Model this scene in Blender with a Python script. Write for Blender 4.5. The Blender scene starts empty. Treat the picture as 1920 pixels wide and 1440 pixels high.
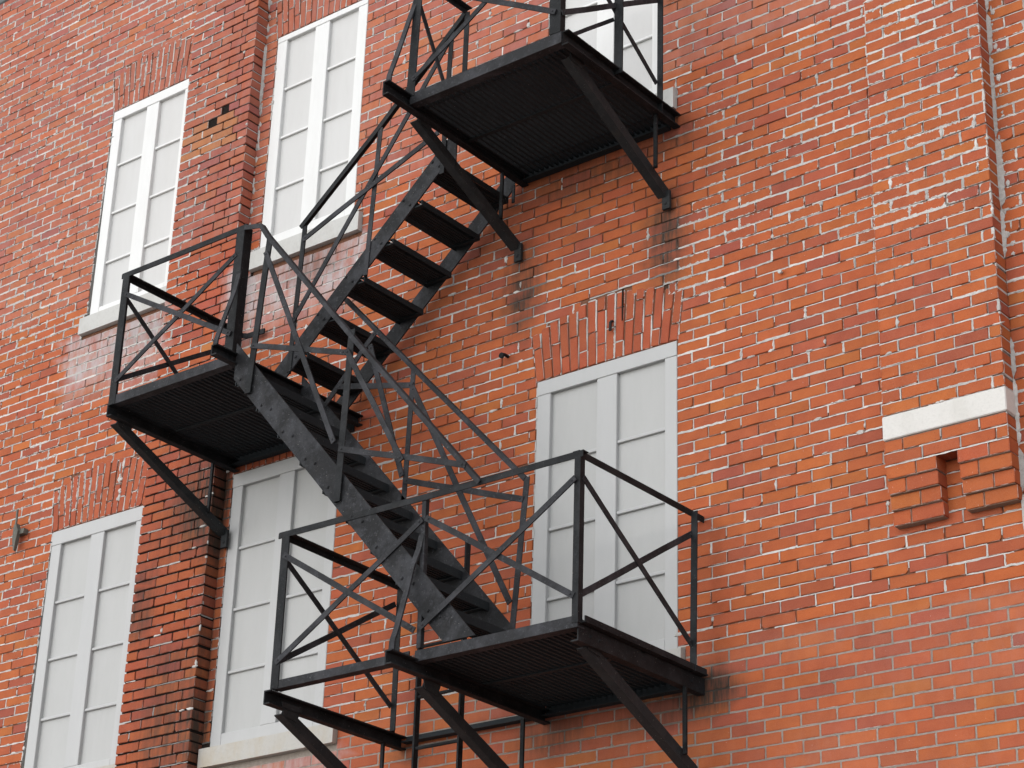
import bpy, math, random
import numpy as np
from mathutils import Vector, Matrix
random.seed(11); rng = np.random.default_rng(5)
S = bpy.context.scene; COL = S.collection
U = random.uniform

# ------------------------------------------------------------------ noise helper (python side)
def _h(i, j, s):
    n = math.sin(i * 127.1 + j * 311.7 + s * 74.7) * 43758.5453
    return n - math.floor(n)
def vnoise(x, z, s=0):
    i, j = math.floor(x), math.floor(z); fx, fz = x - i, z - j
    fx = fx * fx * (3 - 2 * fx); fz = fz * fz * (3 - 2 * fz)
    a = _h(i, j, s) * (1 - fx) + _h(i + 1, j, s) * fx
    b = _h(i, j + 1, s) * (1 - fx) + _h(i + 1, j + 1, s) * fx
    return a * (1 - fz) + b * fz
def sst(a, b, x):
    t = min(1, max(0, (x - a) / (b - a))); return t * t * (3 - 2 * t)

# ------------------------------------------------------------------ node helpers / materials
def newmat(name):
    m = bpy.data.materials.new(name); m.use_nodes = True
    nt = m.node_tree; b = nt.nodes['Principled BSDF']
    return m, nt, b
class NT:
    def __init__(s, nt): s.nt = nt; s.L = nt.links
    def n(s, t, **k):
        nd = s.nt.nodes.new(t)
        for a, v in k.items(): setattr(nd, a, v)
        return nd
    def link(s, a, b): s.L.new(a, b)
    def math(s, op, a, b=None, clamp=False):
        nd = s.n('ShaderNodeMath', operation=op, use_clamp=clamp)
        for i, v in enumerate((a, b)):
            if v is None: continue
            if isinstance(v, (int, float)): nd.inputs[i].default_value = v
            else: s.link(v, nd.inputs[i])
        return nd.outputs[0]
    def noise(s, vec, scale, detail=4, rough=.55):
        nd = s.n('ShaderNodeTexNoise'); nd.inputs['Scale'].default_value = scale
        nd.inputs['Detail'].default_value = detail; nd.inputs['Roughness'].default_value = rough
        if vec is not None: s.link(vec, nd.inputs['Vector'])
        return nd.outputs['Fac']
    def rng(s, v, a, b, c=0., d=1., smooth=False):
        nd = s.n('ShaderNodeMapRange'); nd.clamp = True
        if smooth: nd.interpolation_type = 'SMOOTHSTEP'
        s.link(v, nd.inputs[0])
        for i, q in enumerate((a, b, c, d)): nd.inputs[i + 1].default_value = q
        return nd.outputs[0]
    def mix(s, f, a, b, mode='MIX'):
        nd = s.n('ShaderNodeMix', data_type='RGBA', blend_type=mode)
        for i, v in ((0, f), (6, a), (7, b)):
            if isinstance(v, (int, float)): nd.inputs[i].default_value = v
            elif isinstance(v, tuple): nd.inputs[i].default_value = v if len(v) == 4 else v + (1,)
            else: s.link(v, nd.inputs[i])
        return nd.outputs[2]
    def pos(s): return s.n('ShaderNodeNewGeometry').outputs['Position']
    def bump(s, h, strength, dist, bsdf):
        nd = s.n('ShaderNodeBump'); nd.inputs['Strength'].default_value = strength
        nd.inputs['Distance'].default_value = dist; s.link(h, nd.inputs['Height'])
        s.link(nd.outputs[0], bsdf.inputs['Normal'])
    def stretch(s, vec, sc):
        nd = s.n('ShaderNodeMapping'); nd.inputs['Scale'].default_value = sc
        s.link(vec, nd.inputs[0]); return nd.outputs[0]

SOOT = (.028, .022, .018)
def brick_mat():
    m, nt, b = newmat('brick'); t = NT(nt); P = t.pos()
    col = t.n('ShaderNodeAttribute', attribute_name='bcol').outputs['Color']
    prm = t.n('ShaderNodeAttribute', attribute_name='bprm')
    sp = t.n('ShaderNodeSeparateColor'); t.link(prm.outputs['Color'], sp.inputs[0])
    smear, soot, eff = sp.outputs
    uv = t.n('ShaderNodeUVMap', uv_map='buv').outputs[0]; dm = t.n('ShaderNodeUVMap', uv_map='bdim').outputs[0]
    a = t.n('ShaderNodeSeparateXYZ'); t.link(uv, a.inputs[0]); d = t.n('ShaderNodeSeparateXYZ'); t.link(dm, d.inputs[0])
    du = t.math('MINIMUM', a.outputs[0], t.math('SUBTRACT', d.outputs[0], a.outputs[0]))
    dv = t.math('MINIMUM', a.outputs[1], t.math('SUBTRACT', d.outputs[1], a.outputs[1]))
    ed = t.math('MINIMUM', du, dv)
    n1 = t.noise(P, 9, 5); n2 = t.noise(P, 60, 4, .65); n3 = t.noise(P, 260, 3)
    c = t.mix(t.rng(n1, .3, .7), t.mix(1, col, (.88, .85, .86), 'MULTIPLY'), t.mix(1, col, (1.08, 1.12, 1.08), 'MULTIPLY'))
    c = t.mix(t.rng(n2, .35, .75, 0, .22), c, t.mix(1, c, (.74, .70, .70), 'MULTIPLY'))
    c = t.mix(t.rng(n3, .42, .62, 0, .14), c, (.46, .22, .15))
    # dark pits and pale flecks fired into the clay
    pit = t.noise(P, 120, 2, .5); c = t.mix(t.rng(pit, .70, .76, 0, .6), c, (.10, .035, .025))
    flk = t.noise(t.stretch(P, (1.3, 1, .9)), 95, 2, .5); c = t.mix(t.rng(flk, .745, .775, 0, .75), c, (.62, .52, .47))
    # darker fired arris
    c = t.mix(t.rng(ed, 0., .008, .35, 0), c, t.mix(1, c, (.62, .55, .55), 'MULTIPLY'))
    # efflorescence bloom
    e = t.math('MULTIPLY', eff, t.rng(t.noise(t.stretch(P, (1.4, 1, .5)), 9, 6, .7), .26, .60))
    c = t.mix(e, c, (.41, .355, .355))
    # lime mortar dragged over the brick edges
    sn = t.noise(P, 34, 6, .72)
    thr = t.math('MULTIPLY', smear, t.rng(sn, .44, .70, 0, .015))
    sm = t.rng(t.math('SUBTRACT', thr, ed), 0, .0022)
    c = t.mix(sm, c, (.50, .475, .445))
    # soot and rust stains
    so = t.math('MULTIPLY', soot, t.rng(t.noise(t.stretch(P, (2.4, 1, .28)), 13, 6, .7), .30, .62, .30, 1.15), True)
    c = t.mix(so, c, (.055, .036, .026))
    t.link(c, b.inputs['Base Color']); b.inputs['Roughness'].default_value = .88
    b.inputs['Specular IOR Level'].default_value = .25
    h = t.math('ADD', t.math('MULTIPLY', n2, .6), t.math('ADD', t.math('MULTIPLY', n3, .3), t.math('MULTIPLY', sm, .8)))
    t.bump(h, .55, .0035, b)
    return m
def mortar_mat():
    m, nt, b = newmat('lime_mortar'); t = NT(nt); P = t.pos()
    col = t.n('ShaderNodeAttribute', attribute_name='bcol').outputs['Color']
    n1 = t.noise(P, 30, 6, .7); n2 = t.noise(P, 170, 3)
    c = t.mix(t.rng(n1, .3, .72), t.mix(1, col, (.72, .70, .68), 'MULTIPLY'), col)
    c = t.mix(t.rng(n2, .55, .75, 0, .4), c, t.mix(1, c, (.55, .52, .5), 'MULTIPLY'))
    t.link(c, b.inputs['Base Color']); b.inputs['Roughness'].default_value = .95; b.inputs['Specular IOR Level'].default_value = .1
    t.bump(t.math('ADD', n1, n2), .7, .004, b)
    return m
def plain_brick_mat():
    m, nt, b = newmat('plain_brick_courses'); t = NT(nt)
    co = t.n('ShaderNodeTexCoord').outputs['Object']
    r = t.n('ShaderNodeMapping'); r.inputs['Rotation'].default_value = (-math.pi / 2, 0, 0); t.link(co, r.inputs[0])
    k = t.n('ShaderNodeTexBrick'); t.link(r.outputs[0], k.inputs['Vector']); k.inputs['Scale'].default_value = 1
    for n, v in (('Brick Width', .208), ('Row Height', .0666), ('Mortar Size', .005)): k.inputs[n].default_value = v
    k.inputs['Color1'].default_value = (.42, .10, .045, 1); k.inputs['Color2'].default_value = (.33, .075, .045, 1)
    k.inputs['Mortar'].default_value = (.35, .3, .26, 1)
    t.link(k.outputs[0], b.inputs['Base Color']); b.inputs['Roughness'].default_value = .9
    return m
def iron_mat(name, base, worn, rust, wornamt=.5, rustamt=.2):
    m, nt, b = newmat(name); t = NT(nt); P = t.pos()
    n1 = t.noise(P, 7, 6, .68); n2 = t.noise(P, 42, 5, .7); n3 = t.noise(t.stretch(P, (1, 1, .35)), 15, 5, .7)
    c = t.mix(t.rng(n1, .44, .62, 0, wornamt), base, worn)
    c = t.mix(t.rng(n2, .55, .68, 0, wornamt * .8), c, tuple(min(1, w * 1.5) for w in worn))
    c = t.mix(t.rng(n3, .52, .75, 0, rustamt), c, rust)
    spk = t.noise(P, 150, 2, .5); c = t.mix(t.rng(spk, .735, .76, 0, .8), c, (.35, .33, .30))
    t.link(c, b.inputs['Base Color'])
    t.link(t.rng(n2, .3, .7, .6, .85), b.inputs['Roughness']); b.inputs['Specular IOR Level'].default_value = .12
    t.bump(t.math('ADD', n2, t.math('MULTIPLY', t.noise(P, 120, 4), .5)), .45, .003, b)
    return m
def paint_mat(name, col, dirt, amt=.35):
    m, nt, b = newmat(name); t = NT(nt); P = t.pos()
    n1 = t.noise(t.stretch(P, (2.2, 2.2, .5)), 3.2, 6, .65); n2 = t.noise(t.stretch(P, (1, 1, .25)), 26, 5, .6); n3 = t.noise(P, 90, 3)
    c = t.mix(t.rng(n1, .38, .75, 0, amt), col, dirt)
    c = t.mix(t.rng(n2, .52, .78, 0, amt * .7), c, dirt)
    c = t.mix(t.rng(n3, .70, .76, 0, .25), c, tuple(v * .6 for v in dirt))
    t.link(c, b.inputs['Base Color']); b.inputs['Roughness'].default_value = .6; b.inputs['Specular IOR Level'].default_value = .3
    t.bump(t.math('ADD', n3, n2), .15, .002, b)
    return m
def stone_mat(name, col, stain, amt):
    m, nt, b = newmat(name); t = NT(nt); P = t.pos()
    n1 = t.noise(t.stretch(P, (1.6, 1.6, .8)), 4, 6, .65); n2 = t.noise(P, 70, 4, .6)
    c = t.mix(t.rng(n1, .48, .72, 0, amt), col, stain)
    c = t.mix(t.rng(n2, .5, .8, 0, .4), c, tuple(v * .7 for v in col))
    t.link(c, b.inputs['Base Color']); b.inputs['Roughness'].default_value = .9
    t.bump(n2, .4, .003, b)
    return m
def asphalt_mat():
    m, nt, b = newmat('worn_concrete'); t = NT(nt); P = t.pos()
    c = t.mix(t.rng(t.noise(P, 40, 4), .3, .7), (.19, .185, .175), (.27, .26, .245))
    t.link(c, b.inputs['Base Color']); b.inputs['Roughness'].default_value = .9
    return m

M_BRICK = brick_mat(); M_MORT = mortar_mat(); M_PLAIN = plain_brick_mat()
M_IRON = iron_mat('painted_iron', (.0122, .0130, .0140), (.028, .0292, .0315), (.020, .016, .0145), .7, .4)
M_FLAT = iron_mat('weathered_flat_iron', (.022, .0225, .0245), (.052, .052, .058), (.030, .026, .024), .7, .3)
M_PLATE = iron_mat('worn_plate_iron', (.0155, .0158, .017), (.050, .051, .057), (.029, .026, .024), .65, .35)
M_STRUT = iron_mat('rusty_brown_iron', (.021, .0225, .0240), (.040, .0400, .0405), (.040, .034, .030), .5, .6)
M_DECK = iron_mat('deck_iron', (.020, .0235, .026), (.030, .034, .037), (.024, .024, .024), .3, .2)
M_LIT_FRAME = paint_mat('lit_white_frame_paint', (.67, .67, .66), (.56, .55, .53), .35)  # upper windows: stronger light high on the wall put into the paint tone
M_LIT_PANEL = paint_mat('lit_off_white_panel_paint', (.535, .53, .52), (.475, .465, .45), .45)
M_DIM_FRAME = paint_mat('dimmed_white_frame_paint', (.428, .429, .426), (.378, .378, .373), .4)  # lower windows: weaker sky light put into a greyer paint tone
M_DIM_PANEL = paint_mat('dimmed_panel_paint', (.412, .412, .404), (.365, .365, .355), .5)
M_SILL = stone_mat('limestone_sill', (.48, .475, .455), (.37, .35, .32), .6)
M_SILLS = stone_mat('rust_stained_sill', (.43, .415, .385), (.38, .30, .19), .55)
M_BAND = stone_mat('limestone_band', (.60, .58, .55), (.50, .48, .44), .5)
M_COPE = iron_mat('grey_coping_metal', (.10, .11, .11), (.16, .17, .17), (.1, .09, .08), .4, .2)
M_ASPH = asphalt_mat()

# ------------------------------------------------------------------ object helpers
WORLD = {}          # world translation of each object
def empty(name, loc, label, cat, group=None):
    o = bpy.data.objects.new(name, None); COL.objects.link(o); o.location = loc; o.empty_display_size = .2
    WORLD[o] = Vector(loc); o['label'] = label; o['category'] = cat
    if group: o['group'] = group
    return o
def obj(name, geo, mat, parent=None, label=None):
    V, F = geo
    V = np.asarray(V, float); c = (V.min(0) + V.max(0)) / 2
    me = bpy.data.meshes.new(name); me.from_pydata((V - c).tolist(), [], F); me.materials.append(mat); me.update()
    o = bpy.data.objects.new(name, me); COL.objects.link(o)
    w = Vector(c); WORLD[o] = w
    if parent is not None:
        o.parent = parent; o.location = w - WORLD[parent]
    else: o.location = w
    if label: o['label'] = label
    return o
class G:
    """collects verts and faces"""
    def __init__(s): s.V = []; s.F = []
    def add(s, V, F):
        k = len(s.V); s.V += [tuple(v) for v in V]; s.F += [tuple(i + k for i in f) for f in F]; return s
    def box(s, a, b):
        (x0, y0, z0), (x1, y1, z1) = a, b
        return s.add([(x0,y0,z0),(x1,y0,z0),(x1,y1,z0),(x0,y1,z0),(x0,y0,z1),(x1,y0,z1),(x1,y1,z1),(x0,y1,z1)],
                     [(0,3,2,1),(4,5,6,7),(0,1,5,4),(1,2,6,5),(2,3,7,6),(3,0,4,7)])
    def bbox(s, a, b, e=.004):
        """box with chamfered edges"""
        lo, hi = Vector(a), Vector(b); V = []; F = []
        c = (lo + hi) / 2; h = (hi - lo) / 2; e = min(e, h.x * .8, h.y * .8, h.z * .8)
        idx = {}
        for sx in (-1, 1):
            for sy in (-1, 1):
                for sz in (-1, 1):
                    for ax in range(3):
                        v = [h.x * sx, h.y * sy, h.z * sz]
                        for q in range(3):
                            if q != ax: v[q] -= e * (sx, sy, sz)[q]
                        idx[(sx, sy, sz, ax)] = len(V); V.append((c.x + v[0], c.y + v[1], c.z + v[2]))
        for sx in (-1, 1): F.append([idx[(sx, y, z, 0)] for y, z in ((-1,-1),(1,-1),(1,1),(-1,1))])
        for sy in (-1, 1): F.append([idx[(x, sy, z, 1)] for x, z in ((-1,-1),(1,-1),(1,1),(-1,1))])
        for sz in (-1, 1): F.append([idx[(x, y, sz, 2)] for x, y in ((-1,-1),(1,-1),(1,1),(-1,1))])
        for sx in (-1, 1):
            for sy in (-1, 1):
                for sz in (-1, 1): F.append([idx[(sx, sy, sz, a_)] for a_ in range(3)])
        for p in (-1, 1):
            for q in (-1, 1):
                F.append([idx[(p,q,-1,0)], idx[(p,q,1,0)], idx[(p,q,1,1)], idx[(p,q,-1,1)]])
                F.append([idx[(p,-1,q,0)], idx[(p,1,q,0)], idx[(p,1,q,2)], idx[(p,-1,q,2)]])
                F.append([idx[(-1,p,q,1)], idx[(1,p,q,1)], idx[(1,p,q,2)], idx[(-1,p,q,2)]])
        return s.add(V, F)
    def sweep(s, pts, poly, uh, cap=True):
        """prism of cross-section poly [(u,v)] along the polyline pts; u follows uh"""
        pts = [Vector(p) for p in pts]; n = len(poly); V = []
        for i, p in enumerate(pts):
            d = (pts[min(i + 1, len(pts) - 1)] - pts[max(i - 1, 0)]).normalized()
            u = Vector(uh); u = (u - d * u.dot(d)).normalized(); v = d.cross(u)
            V += [p + u * a + v * b for a, b in poly]
        F = []
        for i in range(len(pts) - 1):
            for k in range(n):
                F.append((i*n+k, i*n+(k+1) % n, (i+1)*n+(k+1) % n, (i+1)*n+k))
        if cap: F += [tuple(range(n))[::-1], tuple((len(pts)-1)*n + k for k in range(n))]
        return s.add(V, F)
    def rivet(s, p, nrm, r=.011):
        nrm = Vector(nrm).normalized(); a = nrm.orthogonal().normalized(); b = nrm.cross(a); p = Vector(p)
        V = [p + nrm * r * .75]
        for ring, (rr, hh) in enumerate(((.6, .55), (1, 0.))):
            for k in range(8):
                an = k * math.pi / 4
                V.append(p + (a * math.cos(an) + b * math.sin(an)) * r * rr + nrm * r * hh)
        F = [(0, 1 + k, 1 + (k + 1) % 8) for k in range(8)] + [(1+k, 9+k, 9+(k+1) % 8, 1+(k+1) % 8) for k in range(8)]
        return s.add(V, F)
    @property
    def geo(s): return s.V, s.F
def lerp(a, b, t): return tuple(a[i] + (b[i] - a[i]) * t for i in range(3))
def wob(a, b, n=5, j=.0022):
    P = [lerp(a, b, k / (n - 1)) for k in range(n)]
    return [P[0]] + [tuple(c + U(-j, j) for c in p) for p in P[1:-1]] + [P[-1]]
def rectp(w, t, du=0, dv=0): return [(-w/2+du, -t/2+dv), (w/2+du, -t/2+dv), (w/2+du, t/2+dv), (-w/2+du, t/2+dv)]
def Lp(a, b, t=.007): return [(0, 0), (a, 0), (a, t), (t, t), (t, b), (0, b)]
def mirr(P): return [(-u, v) for u, v in P]
def flip(P): return [(u, -v) for u, v in P]
def flat(a, b, nrm, w=.036, t=.008, off=0.):
    """flat bar a-b lying in the plane with normal nrm"""
    n = Vector(nrm); a = Vector(a) + n * off; b = Vector(b) + n * off
    g = G(); g.sweep(wob(a, b), rectp(t, w), nrm)
    for p, q in ((a, b), (b, a)):
        d = (q - p).normalized(); g.rivet(p + d * .022 + n * t * .5, n, .0068)
    return g

# ================================================================== BUILDING
building = empty('brick_building', (-1, .5, 0), 'old red brick building wall with boarded white windows and weathered mortar', 'building')
CH = .0666; Z0 = 6.73; JT = .0074
# windows: x0,x1,z0(frame bottom),z1(top), panel xs, rails L, rails R (tops), panel bottom/top, upper?
WIN = [
 dict(x=(-3.938,-3.080), z=(8.362,10.076), p=((-3.844,-3.571),(-3.439,-3.166)), rl=(9.602,9.197,8.788), rr=(9.604,9.199,8.796), pz=(8.418,9.995), sx=(-3.995,-3.02), sz=(8.222,8.362), up=1),
 dict(x=(-2.231,-1.377), z=(8.372,10.066), p=((-2.138,-1.868),(-1.733,-1.463)), rl=(9.626,9.234,8.832), rr=(9.638,9.228,8.836), pz=(8.452,10.020), sx=(-2.292,-1.296), sz=(8.225,8.372), up=1),
 dict(x=(.203,1.061), z=(8.395,10.066), p=((.297,.572),(.702,.985)), rl=(9.62,9.257,8.832), rr=(9.63,9.228,8.846), pz=(8.462,10.0), sx=(.11,1.163), sz=(8.247,8.395), up=1),
 dict(x=(-4.036,-3.098), z=(4.985,6.735), p=((-3.937,-3.632),(-3.499,-3.186)), rl=(6.220,5.816,5.405), rr=(6.222,5.814,5.404), pz=(5.03,6.633), sx=(-4.09,-3.03), sz=(4.845,4.985), up=0),
 dict(x=(-2.282,-1.352), z=(4.968,6.757), p=((-2.192,-1.866),(-1.736,-1.426)), rl=(6.250,5.842,5.437), rr=(6.254,5.840,5.440), pz=(5.042,6.664), sx=(-2.335,-1.222), sz=(4.838,4.968), up=0),
 dict(x=(.188,1.160), z=(4.992,6.760), p=((.284,.614),(.753,1.078)), rl=(6.254,5.846,5.436), rr=(6.265,5.844,5.443), pz=(5.062,6.671), sx=(.10,1.205), sz=(4.862,4.992), up=0)]
PIL = (-3.010, -2.350); RP = (2.470, 3.132); PF = -.105
XMIN, XMAX, ZMIN, ZMAX = -8.0, 5.4, 3.1, 11.71

def arch_top(w, x):
    xc = (w['x'][0] + w['x'][1]) / 2; hw = (w['x'][1] - w['x'][0]) / 2 + .05
    return w['z'][1] + .292 + .125 * max(0, 1 - ((x - xc) / hw) ** 2)
def excl(za, zb):
    zm = (za + zb) / 2; E = [PIL]
    if zm > 5.66: E.append(RP)
    for w in WIN:
        x0, x1 = w['x']; zt = w['z'][1]
        if w['z'][0] < zm < zt: E.append((x0 - (.006 + .022 * sst(zt, w['z'][0], zm) if x0 < PIL[0] else .004), x1 + .004))
        if w['sz'][0] - .012 < zm < w['sz'][1] + .008: E.append((w['sx'][0] - .004, w['sx'][1] + .004))
        if zt <= zm < zt + .42:
            xc = (x0 + x1) / 2; hw = (x1 - x0) / 2 + .008 + .045 * min(1, (zm - zt) / .30)
            r = (zm - zt - .292) / .125
            if r > 0: hw = min(hw, ((x1 - x0) / 2 + .05) * math.sqrt(max(0, 1 - r)))
            if hw > .03: E.append((xc - hw, xc + hw))
    E.sort(); out = []
    for a, b in E:
        if out and a <= out[-1][1]: out[-1][1] = max(out[-1][1], b)
        else: out.append([a, b])
    return out

# ---- what the masonry looks like where (mortar state, dirt); all keyed to the wall itself
def zone(x, z):
    """probability of a bright bed joint, smear, flush grey pointing, dark joint"""
    n = vnoise(x * .9, z * .9, 3); n2 = vnoise(x * 2.3, z * 2.3, 9)
    pw, sm, flush = .93, .10, 0.
    if x < PIL[0]:
        pw, sm = .66, .62
        if z < 7.6: pw, sm = .76, .55
        sm *= .5 + 1.1 * n2; pw += .3 * (n - .5)
    elif x < PIL[1]:
        pw, sm = .14, .06
        if z > 8.4: pw, sm = .16, .10
        if x < PIL[0] + .22 and z > 7.4: pw, sm = .55, .5
        elif z < 7.4: pw = .20 if x < PIL[0] + .15 else .07
        if z < 8.0 and x > PIL[1] - .10: sm = .2
    elif x < -2.2: pw, sm = .6, .25
    elif x < .1 and z > 6.95:
        pw, sm = .72, .14; sm += .22 * n2
        if z > 8.2: pw, sm = .6, .24
    elif 0 <= x < 1.35 and 7.55 < z < 8.3: pw, sm = .18, .05
    elif x > 1.1 and z > 6.85:
        h = sst(6.8, 7.2, z) * (1 - .65 * sst(8.15, 8.6, z - .22 * (x - 1.4)))
        pw = .68 + .2 * h; sm = .12 + .70 * h * sst(.12, .7, n2)
        if x > 3.05: pw, sm = .85, .6
        elif x > 2.35 and z > 7.0: sm = max(sm, .2 + .6 * sst(.15, .75, n2))
    elif x > 3.1: pw, sm = .8, .3
    elif z > 5.9: sm = .09 + .12 * n2
    if z < 4.97 + .06 * (n - .5) and x > PIL[1]: flush = 1.
    return pw, sm, flush
def soot(x, z):
    s = 0
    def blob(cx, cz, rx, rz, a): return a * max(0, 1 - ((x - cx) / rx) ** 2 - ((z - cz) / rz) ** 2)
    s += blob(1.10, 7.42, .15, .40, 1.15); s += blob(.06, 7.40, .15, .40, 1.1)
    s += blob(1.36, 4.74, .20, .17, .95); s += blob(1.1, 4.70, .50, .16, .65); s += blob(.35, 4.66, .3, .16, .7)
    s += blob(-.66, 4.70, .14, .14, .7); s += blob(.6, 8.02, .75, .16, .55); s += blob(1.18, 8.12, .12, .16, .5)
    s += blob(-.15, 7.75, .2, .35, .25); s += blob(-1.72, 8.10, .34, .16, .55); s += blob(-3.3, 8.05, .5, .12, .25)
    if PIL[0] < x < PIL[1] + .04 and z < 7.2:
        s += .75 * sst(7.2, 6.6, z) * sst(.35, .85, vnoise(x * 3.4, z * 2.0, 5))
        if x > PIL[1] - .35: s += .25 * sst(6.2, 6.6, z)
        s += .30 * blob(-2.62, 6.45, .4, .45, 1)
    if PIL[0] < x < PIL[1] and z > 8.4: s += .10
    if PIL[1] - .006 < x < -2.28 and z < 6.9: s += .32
    return min(1, s)
def efflo(x, z):
    e = 0
    for w in (WIN[0], WIN[1], WIN[3], WIN[4]):
        d = w['sz'][0] - z
        if 0 < d < .62 and w['sx'][0] - .12 < x < w['sx'][1] + .05:
            e = max(e, (.95 if w['up'] else .45) * (1 - d / .62) * (.55 + .6 * vnoise(x * 4, z * 3, 7)))
    if z < 4.95 and x > PIL[1]: e = max(e, .05 * vnoise(x * 2, z * 3, 8))
    if z > 8.5: e = max(e, .07)
    return min(1, e * 2.0)
PAL = [(.388,.096,.027), (.375,.088,.029), (.354,.081,.032), (.322,.074,.038), (.394,.109,.027), (.292,.067,.041)]
PWT = [.27, .29, .25, .12, .05, .02]
def brickcol(x, z):
    c = random.choices(PAL, PWT)[0]
    k = U(.92, 1.08); c = tuple(v * k * U(.96, 1.04) for v in c)
    up = sst(7.2, 9.8, z)                       # upper storey bricks are paler, pinker
    c = (c[0] * (1 + .02 * up), c[1] * (1 + .03 * up), c[2] * (1 + .26 * up))
    if PIL[0] < x < PIL[1]: d = .95 - .06 * sst(7.4, 6.8, z); c = (c[0] * d, c[1] * d * .93, c[2] * d)
    if -2.95 < x < -2.50 and 9.25 < z < 9.50: c = (.375 * k, .125 * k, .032 * k)
    if -3.0 < x < -2.4 and 7.2 < z < 7.7 and random.random() < .3: c = (.43 * k, .15 * k, .04 * k)
    return c

class Masonry:
    def __init__(s): s.V = []; s.F = []; s.C = []; s.Pm = []; s.UV = []; s.D = []
    def brick(s, x0, x1, z0, z1, yf, yb, col=None, smear=None, bev=.0020, rot=None):
        """one brick: irregular rounded outline on the face plane yf, sides back to yb"""
        L, H = x1 - x0, z1 - z0
        if L < .012 or H < .012: return
        xm, zm = (x0 + x1) / 2, (z0 + z1) / 2
        q = min(U(.0018, .0045), L * .3, H * .3); jit = min(.0013, H * .05)
        chip = [q if random.random() > .07 else q + U(.004, .012) for _ in range(4)]
        chip = [min(c, L * .4, H * .4) for c in chip]
        nl = 3 if L > .12 else 1
        O = []
        O += [(x0 + chip[0], z0)] + [(x0 + L * (k + 1) / (nl + 1), z0) for k in range(nl)] + [(x1 - chip[1], z0), (x1, z0 + chip[1])]
        O += [(x1, z1 - chip[2]), (x1 - chip[2], z1)] + [(x1 - L * (k + 1) / (nl + 1), z1) for k in range(nl)] + [(x0 + chip[3], z1), (x0, z1 - chip[3]), (x0, z0 + chip[0])]
        O = [(a + U(-jit, jit), b + U(-jit, jit)) for a, b in O]
        n = len(O); k = len(s.V); ty = U(-.0007, .0007); tx = U(-.0025, .0025)
        f = lambda a, b: yf + ty + tx * (a - xm)
        V = [(xm + (a - xm) * (1 - 2 * bev / L), f(a, b), zm + (b - zm) * (1 - 2 * bev / H)) for a, b in O]
        V += [(a, f(a, b) + bev * .9, b) for a, b in O] + [(a, yb, b) for a, b in O]
        if rot:
            cx, cz, an = rot; ca, sa = math.cos(an), math.sin(an)
            V = [(cx + (x - cx) * ca + (z - cz) * sa, y, cz - (x - cx) * sa + (z - cz) * ca) for x, y, z in V]
        F = [tuple(range(n))] + [(i, n + i, n + (i + 1) % n, (i + 1) % n) for i in range(n)] + [(n+i, 2*n+i, 2*n+(i+1) % n, n+(i+1) % n) for i in range(n)]
        col = col or brickcol(xm, zm)
        if smear is None:
            sm = zone(xm, zm)[1]; smear = sm * U(.3, 1.6) if random.random() < .25 + sm * .7 else sm * .2
        uv = [(a - x0, b - z0) for a, b in O]; uv = uv * 2 + [(L / 2, v) for u, v in uv]
        so = [soot(a, b) for a, b in O] * 3; ef = [efflo(a, b) for a, b in O] * 3
        for fc in F:
            for i in fc:
                s.C.append(col + (1,)); s.Pm.append((min(1, smear), so[i], ef[i], 1)); s.UV.append(uv[i]); s.D.append((L, H))
        s.V += V; s.F += [tuple(i + k for i in fc) for fc in F]
    def build(s, name, parent, label=None):
        o = obj(name, (s.V, s.F), M_BRICK, parent, label); me = o.data
        for nm, d in (('bcol', s.C), ('bprm', s.Pm)):
            a = me.color_attributes.new(nm, 'FLOAT_COLOR', 'CORNER'); a.data.foreach_set('color', np.asarray(d, np.float32).ravel())
        for nm, d in (('buv', s.UV), ('bdim', s.D)):
            u = me.uv_layers.new(name=nm); u.data.foreach_set('uv', np.asarray(d, np.float32).ravel())
        return o
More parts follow.
